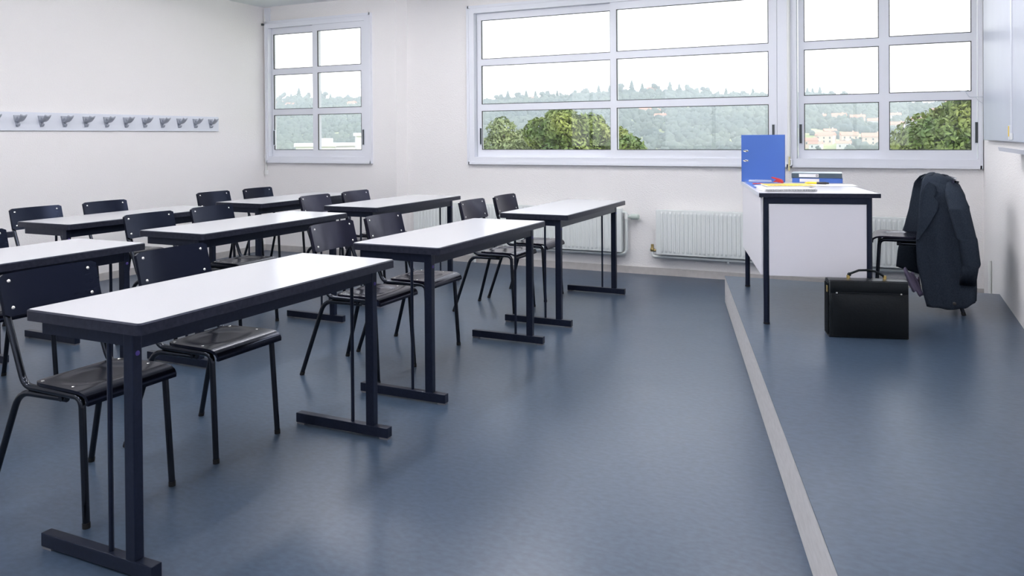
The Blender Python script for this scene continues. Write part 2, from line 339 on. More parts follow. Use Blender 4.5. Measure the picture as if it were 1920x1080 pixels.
# ---------------------------------------------------------------- radiators
def radiator(label, x0, x1, z0=.20, z1=.605, side='right'):
    t = thing('radiator', label, 'radiator', (x0, YW-.004, z0), group='panel radiators under the windows')
    W_, Hh = x1-x0, z1-z0
    bm = B(); box(bm, 0, W_, -.094, -.055, 0, Hh, bev=.006)
    n = int(W_/.0375); p = W_/n
    for k in range(1, n-1):
        xc = (k+.5)*p
        prism(bm, [(xc-.013, -.094), (xc-.007, -.101), (xc+.007, -.101), (xc+.013, -.094)], 'z', .035, Hh-.035)
        # sloped rib ends
        for za, zb in ((.035, .015), (Hh-.035, Hh-.015)):
            q = [bm.verts.new(v) for v in ((xc-.013, -.094, za), (xc-.007, -.101, za), (xc+.007, -.101, za), (xc+.013, -.094, za), (xc-.009, -.0945, zb), (xc+.009, -.0945, zb))]
            bm.faces.new((q[0], q[1], q[4])); bm.faces.new((q[1], q[2], q[5], q[4])); bm.faces.new((q[2], q[3], q[5]))
    obj('panel', bm, 'radiator', t)
    bm = B(); box(bm, .01, W_-.01, -.055, -.012, .01, Hh-.005); obj('convector', bm, 'radiator', t)
    for x in (.25, W_-.25):
        bm = B(); box(bm, x-.02, x+.02, -.014, 0, .05, Hh-.05); obj('bracket', bm, 'radiator', t)
    if side == 'right':
        bm = B(); tube(bm, [(W_-.02, -.05, Hh-.04), (W_+.035, -.05, Hh-.04), (W_+.035, -.05, -.022), (W_*.31, -.05, -.022), (W_*.31, -.05, -.19)], .013, radii=[.025, .06, .05]); obj('feed_pipe', bm, 'radiator', t, .7)
        v = B(); tube(v, [(W_+.035, -.05, Hh-.10), (W_+.035, -.05, Hh-.055)], .019); vo = obj('valve', v, 'white_pl', t, .6)
        bm = B(); tube(bm, [(W_+.045, -.05, Hh-.078), (W_+.075, -.05, Hh-.078), (W_+.08, -.05, Hh-.078), (W_+.145, -.05, Hh-.078), (W_+.155, -.05, Hh-.078)], [.010, .012, .026, .026, .018], 14); obj('thermostat_head', bm, 'valve', vo, .5)
    else:
        bm = B(); tube(bm, [(-.045, -.05, .06), (-.045, -.05, -.025), (W_, -.05, -.025)], .013, radii=.03); obj('feed_pipe', bm, 'radiator', t, .7)
        v = B(); tube(v, [(-.045, -.05, .02), (-.045, -.05, .04), (-.045, -.05, .055), (-.045, -.05, .085)], [.018, .021, .014, .013], 8); vo = obj('valve', v, 'brass', t, .5)
        bm = B(); tube(bm, [(-.045, -.05, .03), (.01, -.05, .03)], .011, 8); obj('union', bm, 'brass', vo, .6)
        bm = B(); box(bm, W_*.28, W_*.28+.02, -.06, 0, -.045, -.03); obj('pipe_clip', bm, 'radiator', t)
    return t
radiator('white ribbed radiator under the wide window, half hidden by student tables', -4.46, -2.215)
radiator('white ribbed radiator with brass valve behind the teacher desk', -1.893, .33, side='left')

# ---------------------------------------------------------------- coat rack
t = thing('coat_rack', 'pale blue wall board with a row of grey coat hooks', 'coat rack', (XL, 3.4, 1.35))
bm = B(); box(bm, 0.001, .02, 0, 2.892, 0, .152, bev=.002); obj('board', bm, 'rackboard', t)
def hook():
    bm = B()
    prism(bm, [(-.030, .125), (.030, .125), (.020, .075), (-.020, .075)], 'x', .02, .028)          # upper plate
    prism(bm, [(-.020, .075), (.020, .075), (.010, .032), (-.010, .032)], 'x', .02, .026)
    # upper prong: flared scoop reaching out from the board
    def f(u, v):
        x = .024+.085*u; wv = .018+.010*u
        return (x, (v-.5)*2*wv, .088-.012*math.sin(u*PI)+.034*u*u + .010*abs(v-.5)*2*u)
    slab(bm, f, 8, 4, .010, (0, 0, 1))
    prism(bm, [(.026, .115), (.026, .060), (.075, .084)], 'y', -.005, .005)
    tube(bm, [(.024, 0, .052), (.048, 0, .036), (.056, 0, .056)], [.009, .009, .006], 8, radii=.012)
    return bm
h0 = obj('hook', hook(), 'hook', t, .6)
for k in range(12):
    y = 4.135-.2042+k*.2042-3.4
    o = h0 if k == 0 else h0.copy()
    if k: COL.objects.link(o); o.parent = t
    o.location = (0, y, 0)

# ---------------------------------------------------------------- writing board on the right wall
t = thing('writing_board', 'grey enamel writing board with folding wing on the right wall', 'board', (XR, 5.27, 1.222))
bo('wing', 'board', t, -.032, -.004, .012, 1.53, 0, 1.22, bev=.003)
bo('main_panel', 'board', t, -.036, -.004, -2.2, -.012, 0, 1.22, bev=.003)
bm = B(); tube(bm, [(-.036, 0, .02), (-.036, 0, 1.2)], .007); obj('hinge', bm, 'alu', t, .6)
bm = B(); prism(bm, [(-.004, -.055), (-.105, -.050), (-.112, -.028), (-.105, -.028), (-.10, -.042), (-.004, -.044)], 'y', -2.2, -.06); obj('tray', bm, 'alu', t)
bo('latch', 'white_pl', t, -.046, -.036, .03, .06, .01, .095, bev=.003)
bo('latch_strip', 'yellow', t, -.050, -.046, .034, .044, .03, .09)
bo('latch', 'white_pl', t, -.046, -.036, -.05, -.02, .012, .05, bev=.003)
bm = B(); tube(bm, [(XR-.012, 6.60, .001), (XR-.012, 6.60, .36)], .012, 8); tag(obj('wall_pipe', bm, 'white_pl', None, .6), 'short white pipe rising at the foot of the board wall', 'pipe')

# ---------------------------------------------------------------- unseen ceiling lamps added for fill light (above and behind the view)
k = 0
LN = {(-.8, 0): 'over the platform, behind the camera', (-.8, 1): 'over the platform, above the camera', (-.8, 2): 'over the platform, by the windows',
      (-2.5, 0): 'over the middle aisle at the rear', (-2.5, 1): 'over the middle of the tables', (-2.5, 2): 'over the middle aisle by the windows',
      (-4.2, 0): 'near the coat rack wall at the rear', (-4.2, 1): 'near the coat rack wall in the middle', (-4.2, 2): 'near the coat rack wall by the windows'}
lamp0 = None
for x in (-.8, -2.5, -4.2):
    for j, y in enumerate((.1, 2.8, 5.35)):
        lab = 'added long white ceiling fill lamp '+LN[(x, j)]
        if lamp0 is None:
            lamp0 = thing('ceiling_fill_lamp', lab, 'lamp', (x, y, H), group='added ceiling fill lamps'); o = lamp0
            bo('housing', 'lamp_housing', o, -.11, .11, -.62, .62, -.05, 0, bev=.004)
            bo('diffuser', 'lamp', o, -.10, .10, -.60, .60, -.13, -.05, bev=.02)
        else:
            o = copy_tree(lamp0); o.location = (x, y, H); o['label'] = lab

# ---------------------------------------------------------------- student tables
def make_table():
    t = thing('student_table', '', 'table')
    W_, L_ = .501, 1.293
    # dark moulded edge band: ring with rounded corners
    def rr(x0, x1, y0, y1, r, n=4):
        o = []
        for cx, cy, a0 in ((x1-r, y1-r, 0), (x0+r, y1-r, PI/2), (x0+r, y0+r, PI), (x1-r, y0+r, 1.5*PI)):
            for k in range(n+1): a = a0+k*PI/2/n; o.append((cx+r*math.cos(a), cy+r*math.sin(a)))
        return o
    bm = B(); prism(bm, rr(.0062, W_-.0062, .0062, L_-.0062, .011), 'z', .722, .7502); tp = obj('tabletop', bm, 'white_top', t)
    prof = [(.000, .716), (.000, .746), (.004, .7502), (.007, .7502), (.007, .716)]
    bm = B(); rings = []
    for ins, z in prof: rings.append([bm.verts.new((x, y, z)) for x, y in rr(ins, W_-ins, ins, L_-ins, .016-ins*.8)])
    n = len(rings[0])
    for a in range(len(rings)):
        A_, B_ = rings[a], rings[(a+1) % len(rings)]
        for q in range(n): bm.faces.new((A_[q], A_[(q+1) % n], B_[(q+1) % n], B_[q]))
    o = obj('edge_band', bm, 'edge', tp, .7); o['label'] = 'dark moulded edge of the tabletop'
    bo('underlay', 'edge', tp, .012, W_-.012, .012, L_-.012, .716, .722)
    for y0, y1, s in ((.030, .058, 1), (1.212, 1.240, -1)):
        bo('end_apron', 'steel', t, .037, .401, y0, y1, .672, .7155, bev=.002)
        lg = bo('leg', 'steel', t, .401, .441, y0-.002, y1+.002, .049, .7155, bev=.003)
        bm = B(); disc(bm, (.441, (y0+y1)/2, .652), (1, 0, 0), .0075, .003); o = obj('bolt_plug', bm, 'plug', lg, .6); o['label'] = 'violet plastic plug'
        bm = B(); tube(bm, [(.322, (y0+y1)/2, .05), (.322, (y0+y1)/2, .69)], .0075, 8); obj('rod', bm, 'steel', t, .6)
        ft = bo('foot', 'steel', t, .025, .511, y0-.004, y1+.004, .008, .050, bev=.003)
        for x in (.028, .468): bo('foot_pad', 'pad', ft, x, x+.04, y0-.001, y1+.001, 0, .008)
    bo('front_apron', 'steel', t, .405, .438, .060, 1.210, .662, .7155, bev=.002)
    return t
tab0 = make_table()
TABS = [('aisle row closest to the camera', -2.414, 1.576), ('aisle row, middle one', -2.412, 3.234), ('aisle row, by the radiators', -2.412, 4.893),
        ('middle row, cut by the left edge of the picture', -3.886, 1.547), ('middle row, in the centre', -3.892, 3.212), ('middle row, nearest the windows', -3.935, 4.915),
        ('coat rack row, only a corner showing at left edge', -5.04, 1.62), ('row along the coat rack wall, at the left', -5.056, 3.255), ('row along the coat rack wall, in the far corner', -5.01, 4.876)]
for i, (lab, x, y) in enumerate(TABS):
    o = tab0 if i == 0 else copy_tree(tab0)
    o.location = (x, y, 0); o['label'] = 'white student table in the '+lab; o['group'] = 'white student tables in three rows'

# ---------------------------------------------------------------- chairs
def make_chair(worn):
    t = thing('classroom_chair', '', 'chair')
    wm = 'wood_worn' if worn else 'wood'
    bm = B()
    prof = [(-.045, .442), (-.02, .4445), (.03, .4455), (.08, .446), (.13, .4465), (.18, .447), (.215, .446), (.238, .441), (.255, .431), (.263, .417), (.262, .403)]
    nu, nv = 30, 20
    def pr(u):
        s = u*(len(prof)-1); i = min(int(s), len(prof)-2); f = s-i
        return prof[i][0]*(1-f)+prof[i+1][0]*f, prof[i][1]*(1-f)+prof[i+1][1]*f
    def seat(u, v):
        x, z = pr(u); c = 2*v-1
        hw = .166+.012*min(1, max(0, (x+.045)/.25))
        d = (x+.045)/.05
        if d < 1: hw -= .045*(1-math.sqrt(max(0, 1-(1-d)**2)))          # rounded rear corners
        y = c*hw
        rr = math.hypot((x-.085)/.105, y/.125)
        if rr < 1.15: z -= .0075*max(0, min(1, (1.15-rr)/.30))**.8 if rr > .85 else .0075
        return (x, y, z)
    slab(bm, seat, nu, nv, .011)
    st = obj('seat', bm, wm, t, .9)
    for x in (-.005, .15):
        for s in (-1, 1):
            bm = B(); disc(bm, (x, s*.150, .4445), (0, 0, 1), .006, .003, 8); obj('screw', bm, 'screw', st, .6)
    bm = B()
    def back(u, v):
        c = 2*u-1; z = .658+.145*v; y = c*.187
        e = max(0, abs(c)-.88)/.12                                          # rounded corners
        z = .7305+(z-.7305)*(1-.13*(1-math.sqrt(max(0, 1-e*e))))
        x = -.142-.255*(z-.658) - .020*(1-c*c)
        return (x, y, z)
    slab(bm, back, 20, 8, .012)
    bk = obj('backrest', bm, wm, t, .9)
    for s in (-1, 1):
        for z in (.685, .777):
            x = -.142-.255*(z-.658)-.020*(1-.82**2)
            bm = B(); disc(bm, (x-.001, s*.153, z), (1, 0, .25), .0065, .004, 10); obj('screw', bm, 'screw', bk, .6)
    R_ = .0115
    for s in (-1, 1):
        bm = B(); tube(bm, [(-.203, s*.163, .79), (-.172, s*.163, .655), (-.078, s*.165, .424), (.15, s*.165, .424)], R_, 10, radii=[.1, .055]); obj('side_rail', bm, 'tube', t, .8)
        bm = B(); tube(bm, [(.145, s*.165, .424), (.216, s*.166, .424), (.240, s*.173, .004)], R_, 10, radii=.06); l = obj('leg', bm, 'tube', t, .8)
        bm = B(); tube(bm, [(.2395, s*.173, .018), (.240, s*.173, 0)], R_+.0012, 10); obj('foot_cap', bm, 'rubber', l, .8)
        bm = B(); tube(bm, [(.12, s*.150, .4012), (-.108, s*.164, .4012), (-.2345, s*.200, .004)], R_, 10, radii=.075); l = obj('leg', bm, 'tube', t, .8)
        bm = B(); tube(bm, [(-.229, s*.199, .018), (-.235, s*.200, 0)], R_+.0012, 10); obj('foot_cap', bm, 'rubber', l, .8)
    bm = B(); tube(bm, [(.105, -.165, .4035), (.105, .165, .4035)], .010, 8); obj('cross_bar', bm, 'tube', t, .8)
    return t
ch_a, ch_b = make_chair(False), make_chair(True)
used = set()
def chair(x, y, z, rz, lab, worn, grp='black plywood chairs at the student tables'):
    src = ch_b if worn else ch_a
    o = src if worn not in used else copy_tree(src)
    used.add(worn); o.location = (x, y, z); o.rotation_euler = (0, 0, rz); o['label'] = lab; o['group'] = grp
    return o
CH = [(-2.62, 1.924, 0, 'black chair at the near half of the aisle-row table closest to camera'),
      (-2.625, 2.487, 0, 'black chair at the far half of the aisle-row table closest to camera'),
      (-2.618, 3.575, 1, 'black chair at the near half of the middle aisle-row table'),
      (-2.618, 4.078, 1, 'black chair at the far half of the middle aisle-row table'),
      (-2.632, 5.258, 1, 'black chair at the near half of the aisle-row table by the radiators'),
      (-2.62, 5.795, 1, 'black chair at the far half of the aisle-row table by the radiators'),
      (-4.092, 2.505, 0, 'black chair mostly cut off by the left picture edge, behind middle-row table'),
      (-4.09, 3.605, 0, 'black chair at the near half of the central middle-row table'),
      (-4.09, 4.13, 0, 'black chair at the far half of the central middle-row table'),
      (-4.09, 5.238, 1, 'black chair at the near half of the middle-row table nearest the windows'),
      (-4.09, 5.79, 1, 'black chair at the far half of the middle-row table nearest the windows'),
      (-5.24, 3.63, 0, 'black chair by the coat rack wall, leftmost of that row'),
      (-5.24, 4.177, 0, 'black chair by the coat rack wall, second from the left of that row'),
      (-5.24, 5.26, 0, 'black chair by the coat rack wall, third from the left of that row'),
      (-5.24, 5.81, 0, 'black chair in the far corner below the small window')]
for x, y, wn, lab in CH: chair(x, y, 0, 0, lab, wn)
TC = (.168, 5.555)
chair(TC[0], TC[1], PH, PI, 'black chair behind the teacher desk with the jacket hung over it', 1, 'teacher chair')

# ---------------------------------------------------------------- teacher desk (local x across, y along length)
DH = .745
DX, DY = -.655, 4.637
dk = thing('teacher_desk', 'white teacher desk with dark legs standing on the platform', 'desk', (DX, DY, PH), PA)
DW, DL = .640, 1.222
bo('desktop', 'desk_white', dk, .004, DW-.004, .012, DL-.004, DH-.022, DH, bev=.002)
o = bo('edge_band', 'edge', dk, 0, DW, 0, .012, DH-.024, DH-.0005, bev=.002); o['label'] = 'dark front edge of the desktop'
o = bo('edge_band', 'edge', dk, DW-.004, DW, .012, DL, DH-.024, DH-.0005); o['label'] = 'dark side edge of the desktop'
o = bo('edge_band', 'alu', dk, 0, .004, .012, DL, DH-.024, DH-.0005); o['label'] = 'pale side edge of the desktop'
LX = (.042, .588); LY = (.045, DL-.035)
for x in LX:
    for y in LY:
        bm = B(); tube(bm, [(x, y, .006), (x, y, DH-.023)], .0165, 14); l = obj('leg', bm, 'steel', dk, .6)
        bm = B(); tube(bm, [(x, y, 0), (x, y, .01)], .0175, 14); obj('foot_cap', bm, 'rubber', l, .6)
for y in LY: bo('apron', 'steel', dk, LX[0], LX[1], y-.012, y+.012, DH-.062, DH-.023, bev=.002)
bo('apron', 'steel', dk, LX[1]-.012, LX[1]+.012, LY[0], LY[1], DH-.062, DH-.023, bev=.002)
bo('front_panel', 'desk_panel', dk, LX[0]+.014, LX[1]-.014, LY[0]-.009, LY[0]+.009, .275, DH-.063, bev=.002)
bo('modesty_panel', 'desk_panel', dk, .012, .025, .050, DL-.018, .278, DH-.030, bev=.002)

def desk_pt(x, y): # world to desk-plane helper
    return (x, y, PH+DH)
ZD = PH+DH+.0005
# ---------------------------------------------------------------- things on the desk
t = thing('lever_arch_binder', 'blue lever arch binder standing upright on the desk', 'binder', (-.926, 5.715, ZD), .05)
BW, BH, BT = .286, .326, .06
bm = B()
box(bm, 0, .0035, 0, BT, 0, BH); box(bm, 0, BW, BT-.003, BT, 0, BH, bev=.001)
obj('cover', bm, 'binder_blue', t)
bo('front_cover', 'binder_blue', t, 0.0035, BW, 0, .003, 0, BH, bev=.001)
for z in (.214, .146):
    bm = B(); pts = [(.030+.018*math.cos(a)*(1 if True else 0), -.0006, z+.0045*math.sin(a)) for a in np.linspace(0, 2*PI, 17)]
    tube(bm, pts, .0018, 6); o = obj('slot_ring', bm, 'screw', t, .8); o['label'] = 'metal rimmed slot'
    bm = B(); prism(bm, [(.030+.016*math.cos(a), z+.0032*math.sin(a)) for a in np.linspace(0, 2*PI, 12, endpoint=False)], 'y', -.0005, .0004); obj('slot', bm, 'pen_black', t)
bo('sheet_block', 'paper', t, .01, BW-.03, .006, BT-.02, .012, BH-.02)

def ring_binder(z, label, x, y, rz, cm, top, th=.032):
    t = thing('ring_binder', label, 'binder', (x, y, z), rz)
    L_, D_ = .318, .235
    bo('spine', cm, t, 0, L_, 0, .004, 0, th, bev=.0012)
    bo('bottom_cover', cm, t, 0, L_, .004, D_, 0, .003)
    bo('top_cover', top, t, 0, L_, .004, D_, th-.003, th)
    bo('sheets', 'paper', t, .006, L_-.006, .01, D_-.012, .003, th-.006)
    bo('label_card', 'paper', t, .048, .172, -.0012, 0, .005, th-.005)
    return t
ring_binder(ZD, 'blue ring binder lying flat under the slate one on the desk', -.590, 5.715, .06, 'binder_blue', 'binder_blue')
t = ring_binder(ZD+.0325, 'slate grey ring binder on top of the blue one', -.594, 5.712, .05, 'binder_grey', 'binder_pale')
bm = B(); box(bm, .156, .167, -.0022, -.0012, .009, .023); o = obj('label_mark', bm, 'pen_black', t)
bm = B(); box(bm, .1585, .1645, -.0026, -.0022, .0125, .0195); obj('label_mark_centre', bm, 'paper', t)

# spiral notebook, papers, ruler, pen, stapler, scissors, box
NA = PA+.12
t = thing('spiral_notebook', 'white spiral notebook at the front edge of the desk', 'notebook', (-.640, 4.755, ZD+.0005), NA)
bo('pages', 'paper', t, 0, .297, .008, .215, 0, .010); bo('cover', 'paper', t, -.001, .298, .007, .216, .010, .0112)
bm = B()
for k in range(36):
    x = .010+k*.0079; tube(bm, [(x, .014, .0125), (x, .002, .0125), (x, -.001, .006), (x, .004, .0), (x, .012, -.0)], .0010, 5)
o = obj('wire_spiral', bm, 'tube', t); o['kind'] = 'stuff'; o['label'] = 'dark wire spiral binding'
t = thing('loose_paper', 'stack of white sheets behind the spiral notebook', 'paper', (-.700, 5.03, ZD+.003), .35)
for k in range(4): bo('sheet', 'paper', t, .004*k, .30+.004*k, -.003*k, .21-.003*k, .0012*k, .0012*k+.0009)
t = thing('yellow_pad', 'yellow printed paper pad lying behind the spiral notebook', 'paper pad', (-.652, 4.985, ZD+.0125), .33)
bo('cover', 'yellow', t, 0, .275, 0, .225, .006, .0075); bo('page_block', 'paper', t, .001, .274, .001, .224, 0, .006)
for k in range(12): bo('printed_mark', 'pen_black', t, .020+.020*k, .026+.020*k+.006*(k % 3), .020, .034, .0075, .0077)
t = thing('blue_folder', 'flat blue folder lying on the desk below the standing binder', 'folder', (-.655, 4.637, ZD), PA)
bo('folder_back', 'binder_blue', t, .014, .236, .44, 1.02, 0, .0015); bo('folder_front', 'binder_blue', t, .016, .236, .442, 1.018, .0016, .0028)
t = thing('loose_paper', 'white sheet of paper in the middle of the desk', 'paper', (-.46, 5.36, ZD), .2)
bo('sheet', 'paper', t, 0, .297, 0, .21, 0, .0012)
t = thing('felt_pen', 'yellow and black felt pen lying in front of the binders', 'pen', (-.495, 5.56, ZD+.0088), -.10)
bm = B(); tube(bm, [(0, 0, 0), (.012, 0, 0), (.02, 0, 0), (.075, 0, 0)], [.003, .0055, .0075, .0075], 10); obj('barrel', bm, 'yellow', t, .7)
bm = B(); tube(bm, [(.075, 0, 0), (.13, 0, 0), (.138, 0, 0), (.150, 0, 0)], [.0083, .0083, .006, .0055], 10); obj('cap', bm, 'pen_black', t, .7)
t = thing('tape_dispenser', 'red and clear tape dispenser against the blue binder', 'dispenser', (-.700, 5.645, ZD), -.25)
bm = B(); prism(bm, [(0, 0), (.062, 0), (.062, .010), (.055, .022), (.030, .030), (-.012, .040), (-.014, .034), (.020, .022), (0, .010)], 'y', -.012, .012); obj('body', bm, 'red', t)
bo('base', 'clear_pl', t, -.03, .03, -.013, .013, 0, .006, bev=.002)
t = thing('scissors', 'scissors with pinkish handles beside the notebook', 'scissors', (-.775, 5.42, ZD+.006), -.9)
for s in (-1, 1):
    bm = B(); tube(bm, [(.03*math.cos(a)*.7, s*.017+.013*math.sin(a), 0) for a in np.linspace(0, 2*PI, 15)], .003, 6); obj('handle', bm, 'red', t, .8)
    bm = B(); prism(bm, [(.02, s*.010), (.06, 0), (.14, -s*.012), (.06, -s*.006)], 'z', -.001+s*.001, .001+s*.001); obj('blade', bm, 'screw', t)
t = thing('pen_box', 'clear plastic pencil box in front of the blue binder', 'box', (-.86, 5.60, ZD+.003), .1)
bo('box_body', 'clear_pl', t, 0, .15, 0, .055, 0, .012, bev=.003); bo('lid', 'clear_pl', t, .002, .148, .002, .053, .0125, .0165, bev=.001)

# ---------------------------------------------------------------- briefcase
t = thing('briefcase', 'black leather briefcase standing on the platform before the desk', 'briefcase', (-.282, 4.512, PH), math.radians(15))
CW, CH_, CD = .392, .300, .115
bm = B()
prof = [(0, .004), (0, .16), (.004, .29), (.012, .300), (.055, .305), (.10, .300), (.112, .285), (CD, .16), (CD, .004), (CD-.006, 0), (.006, 0)]
secs = [(.000, .93), (.008, .985), (.02, 1), (CW-.02, 1), (CW-.008, .985), (CW, .93)]
rings = []
for x, s in secs: rings.append([bm.verts.new((x, CD/2+(p-CD/2)*s, z*(.995+.005*s) if z > .01 else z)) for p, z in prof])
for a, b in zip(rings, rings[1:]):
    for q in range(len(prof)): bm.faces.new((a[q], a[(q+1) % len(prof)], b[(q+1) % len(prof)], b[q]))
bm.faces.new(rings[0]); bm.faces.new(rings[-1][::-1]); obj('body', bm, 'leather', t, .7)
# front pocket panel, bulging
bm = B()
slab(bm, lambda u, v: (.016+.36*u, -.001-.010*(math.sin(PI*min(1, max(0, u)))**.4)*(math.sin(PI*min(1, v*.97+.02))**.5), .010+.215*v), 14, 10, .004, (0, -1, 0)); obj('front_pocket', bm, 'leather', t, .9)
bm = B(); slab(bm, lambda u, v: (.004+.384*u, -.004-.003*math.sin(PI*v), .235+.062*v), 8, 4, .004, (0, -1, 0)); obj('flap', bm, 'leather', t, .9)
bm = B(); tube(bm, [(.03, -.007, .238), (.36, -.007, .236)], .003, 6); z_ = obj('zip', bm, 'leather', t, .8)
for x in (.035, .352):
    bm = B(); box(bm, x-.004, x+.004, -.013, -.006, .234, .242, bev=.001); obj('zip_stop', bm, 'screw', z_)
for k, d in enumerate((.028, .058, .088)):
    bm = B(); slab(bm, lambda u, v: (-.003-.004*math.sin(PI*u), d-.010+.020*u, .012+.27*v), 6, 6, .004, (-1, 0, 0)); obj('gusset', bm, 'leather', t, .9)
bm = B(); tube(bm, [(.105, .055, .303), (.112, .055, .328), (.16, .055, .348), (.20, .055, .350), (.24, .055, .345), (.282, .055, .322), (.29, .055, .300)], [.006, .006, .010, .011, .011, .010, .006], 10, radii=.02); h_ = obj('handle', bm, 'leather', t, .9)
for x in (.107, .289):
    bm = B(); tube(bm, [(x, .055, .300), (x, .055, .322)], .009, 10); obj('handle_mount', bm, 'gold', h_, .6)
bm = B(); box(bm, -.009, -.002, .02, .036, .235, .27, bev=.002); obj('strap_ring', bm, 'gold', t)

# ---------------------------------------------------------------- jacket over the teacher chair
t = thing('suit_jacket', 'dark charcoal suit jacket hung over the back of the teacher chair', 'jacket', (TC[0]+.17, TC[1], PH))
JX, JY = TC[0]+.17, TC[1]
def interp(tab, z):
    for (a, va), (b, vb) in zip(tab, tab[1:]):
        if a >= z >= b: f = (a-z)/(a-b); f = f*f*(3-2*f)*.3+f*.7; return va+(vb-va)*f
    return tab[-1][1] if z < tab[-1][0] else tab[0][1]
# world-space tables along height (z above floor), x of the near front edge, back edge, half depth
NE = [(1.02, .215), (.98, .185), (.90, .170), (.80, .165), (.64, .150), (.50, .156), (.35, .185), (.22, .215)]
FE = [(1.02, .225), (.995, .180), (.955, .152), (.89, .140), (.80, .125), (.69, .100), (.64, .085), (.50, .055), (.38, .045), (.22, .045)]
BX = [(1.02, .300), (1.0, .330), (.96, .372), (.90, .398), (.80, .418), (.64, .440), (.50, .452), (.35, .455), (.22, .452)]
HD = [(1.02, .120), (1.00, .165), (.97, .200), (.92, .225), (.80, .235), (.60, .235), (.22, .230)]
def hem(u):  # bottom edge height along the wrap
    return interp([(1.0, .40), (.80, .34), (.60, .275), (.36, .285), (.30, .245), (.15, .232), (.0, .245)], u)
def body(u, v):
    top = 1.012-.012*math.sin(PI*u)**2*0 - (.0 if .2 < u < .8 else .0)
    z = top+(hem(u)-top)*v
    ne, fe, bx, hd = interp(NE, z), interp(FE, z), interp(BX, z), interp(HD, z)
    # wrap: near front edge -> near side -> back -> far side -> far front edge
    if u < .36: s = u/.36; x = ne+(bx-ne)*s; y = -hd*(1-.10*s*s) ; 
    elif u < .64: s = (u-.36)/.28; x = bx+.018*math.sin(PI*s)*(1-v*.4); y = -hd*.90+1.80*hd*s
    else: s = (u-.64)/.36; x = bx+(fe-bx)*s; y = hd*(.90+.10*s*s)
    # folds, growing downwards
    k = min(1, v*1.6)
    if u < .36: y -= k*(.010*math.sin(17*u*2.2+z*2)+.006*math.sin(41*u+3*z))-.012*math.exp(-((u-.18)/.05)**2)*k
    elif u > .64: y += k*.010*math.sin(38*u+z*2)
    else: x += k*.008*math.sin(34*u)
    if u < .05: y += .012*(1-u/.05)*k
    return (x-JX, y, z-PH)
bm = B(); slab(bm, body, 64, 40, .006); obj('body', bm, 'wool', t, 3.1)
# shoulder yoke closing the top over the backrest
bm = B()
def yoke(u, v):
    a = PI*v; e = 2*u-1; ae = abs(e); sg = 1 if e > 0 else -1
    if ae < .5: y, drop = e/.5*.140, .008*(ae/.5)**2
    else:
        th = (ae-.5)/.5*PI*.5; y = sg*(.140+.052*math.sin(th)); drop = .008+.060*(1-math.cos(th))
    xc, rx = .262+.012*ae, .060+.022*ae**2
    zz = 1.022-drop
    return (xc-rx*math.cos(a)-JX, y, zz-.055*(1-math.sin(a)**.7)-PH)
slab(bm, yoke, 40, 16, .006); obj('shoulders', bm, 'wool', t, 3.1)
def sleeve(side, path, rad):
    bm = B(); n = 14; P_ = fillet(path, .12, 5); m = len(P_); rings = []
    for i, p in enumerate(P_):
        f = i/(m-1); ra = rad[0]+(rad[1]-rad[0])*f; ra *= min(1, .40+1.9*f)
        wob = .005*math.sin(9*f+side)
        rings.append([bm.verts.new((p.x-JX+ra*math.cos(2*PI*q/n)*1.0+wob, p.y-JY+ra*.62*math.sin(2*PI*q/n)+.004*math.sin(5*q+14*f), p.z-PH+.25*ra*math.cos(2*PI*q/n)*(1-f))) for q in range(n)])
    for a, b in zip(rings, rings[1:]):
        for q in range(n): bm.faces.new((a[q], a[(q+1) % n], b[(q+1) % n], b[q]))
    bm.faces.new(rings[0][::-1])
    inner = [bm.verts.new(v.co*1.0+Vector((0, 0, .004))) for v in rings[-1]]
    for q in range(n): bm.faces.new((rings[-1][q], rings[-1][(q+1) % n], inner[(q+1) % n], inner[q]))
    bm.faces.new(inner)
    return obj('sleeve', bm, 'wool', t, 3.1)
sleeve(1, [(.305, JY-.165, .985), (.342, JY-.218, .935), (.378, JY-.246, .83), (.413, JY-.255, .66), (.432, JY-.245, .50), (.420, JY-.228, .385)], (.062, .044))
sleeve(2, [(.305, JY+.165, .985), (.342, JY+.218, .935), (.375, JY+.246, .83), (.41, JY+.262, .66), (.43, JY+.245, .50), (.415, JY+.225, .385)], (.060, .044))
# lapel: leaf with notch, lying on the near front panel
LP = [(.222, .985), (.250, .965), (.258, .925), (.243, .900), (.268, .868), (.262, .820), (.225, .745), (.165, .650), (.150, .640), (.158, .70), (.172, .80), (.185, .90), (.200, .965)]
bm = B()
front = [bm.verts.new((x-JX, -interp(HD, z)-.030+.010*(x-.15)/.1, z-PH)) for x, z in LP]
back_ = [bm.verts.new((v.co.x, v.co.y+.022, v.co.z)) for v in front]
bm.faces.new(front); bm.faces.new(back_[::-1])
for i in range(len(LP)): j = (i+1) % len(LP); bm.faces.new((front[i], back_[i], back_[j], front[j]))
obj('lapel', bm, 'wool', t, .6)
bm = B(); tube(bm, [(.205-JX, -.155, .985-PH), (.235-JX, -.12, 1.018-PH), (.255-JX, 0, 1.026-PH), (.235-JX, .12, 1.018-PH), (.20-JX, .155, .985-PH)], [.012, .016, .018, .016, .012], 8, radii=.05, flat=.7); obj('collar', bm, 'wool', t, .9)
bm = B(); slab(bm, lambda u, v: (.105+.085*u-.02*v-JX, -.175+.02*math.sin(9*u+5*v), .345+.115*v-.06*u+.012*math.sin(14*u+6*v)-PH), 10, 10, .003); o = obj('lining', bm, 'lining', t, 3.1); o['label'] = 'pale lilac lining showing under the hem'
bm = B(); disc(bm, (.35-JX, -.245, .275-PH), (0, -1, 0), .010, .004); obj('button', bm, 'pen_black', t, .6)

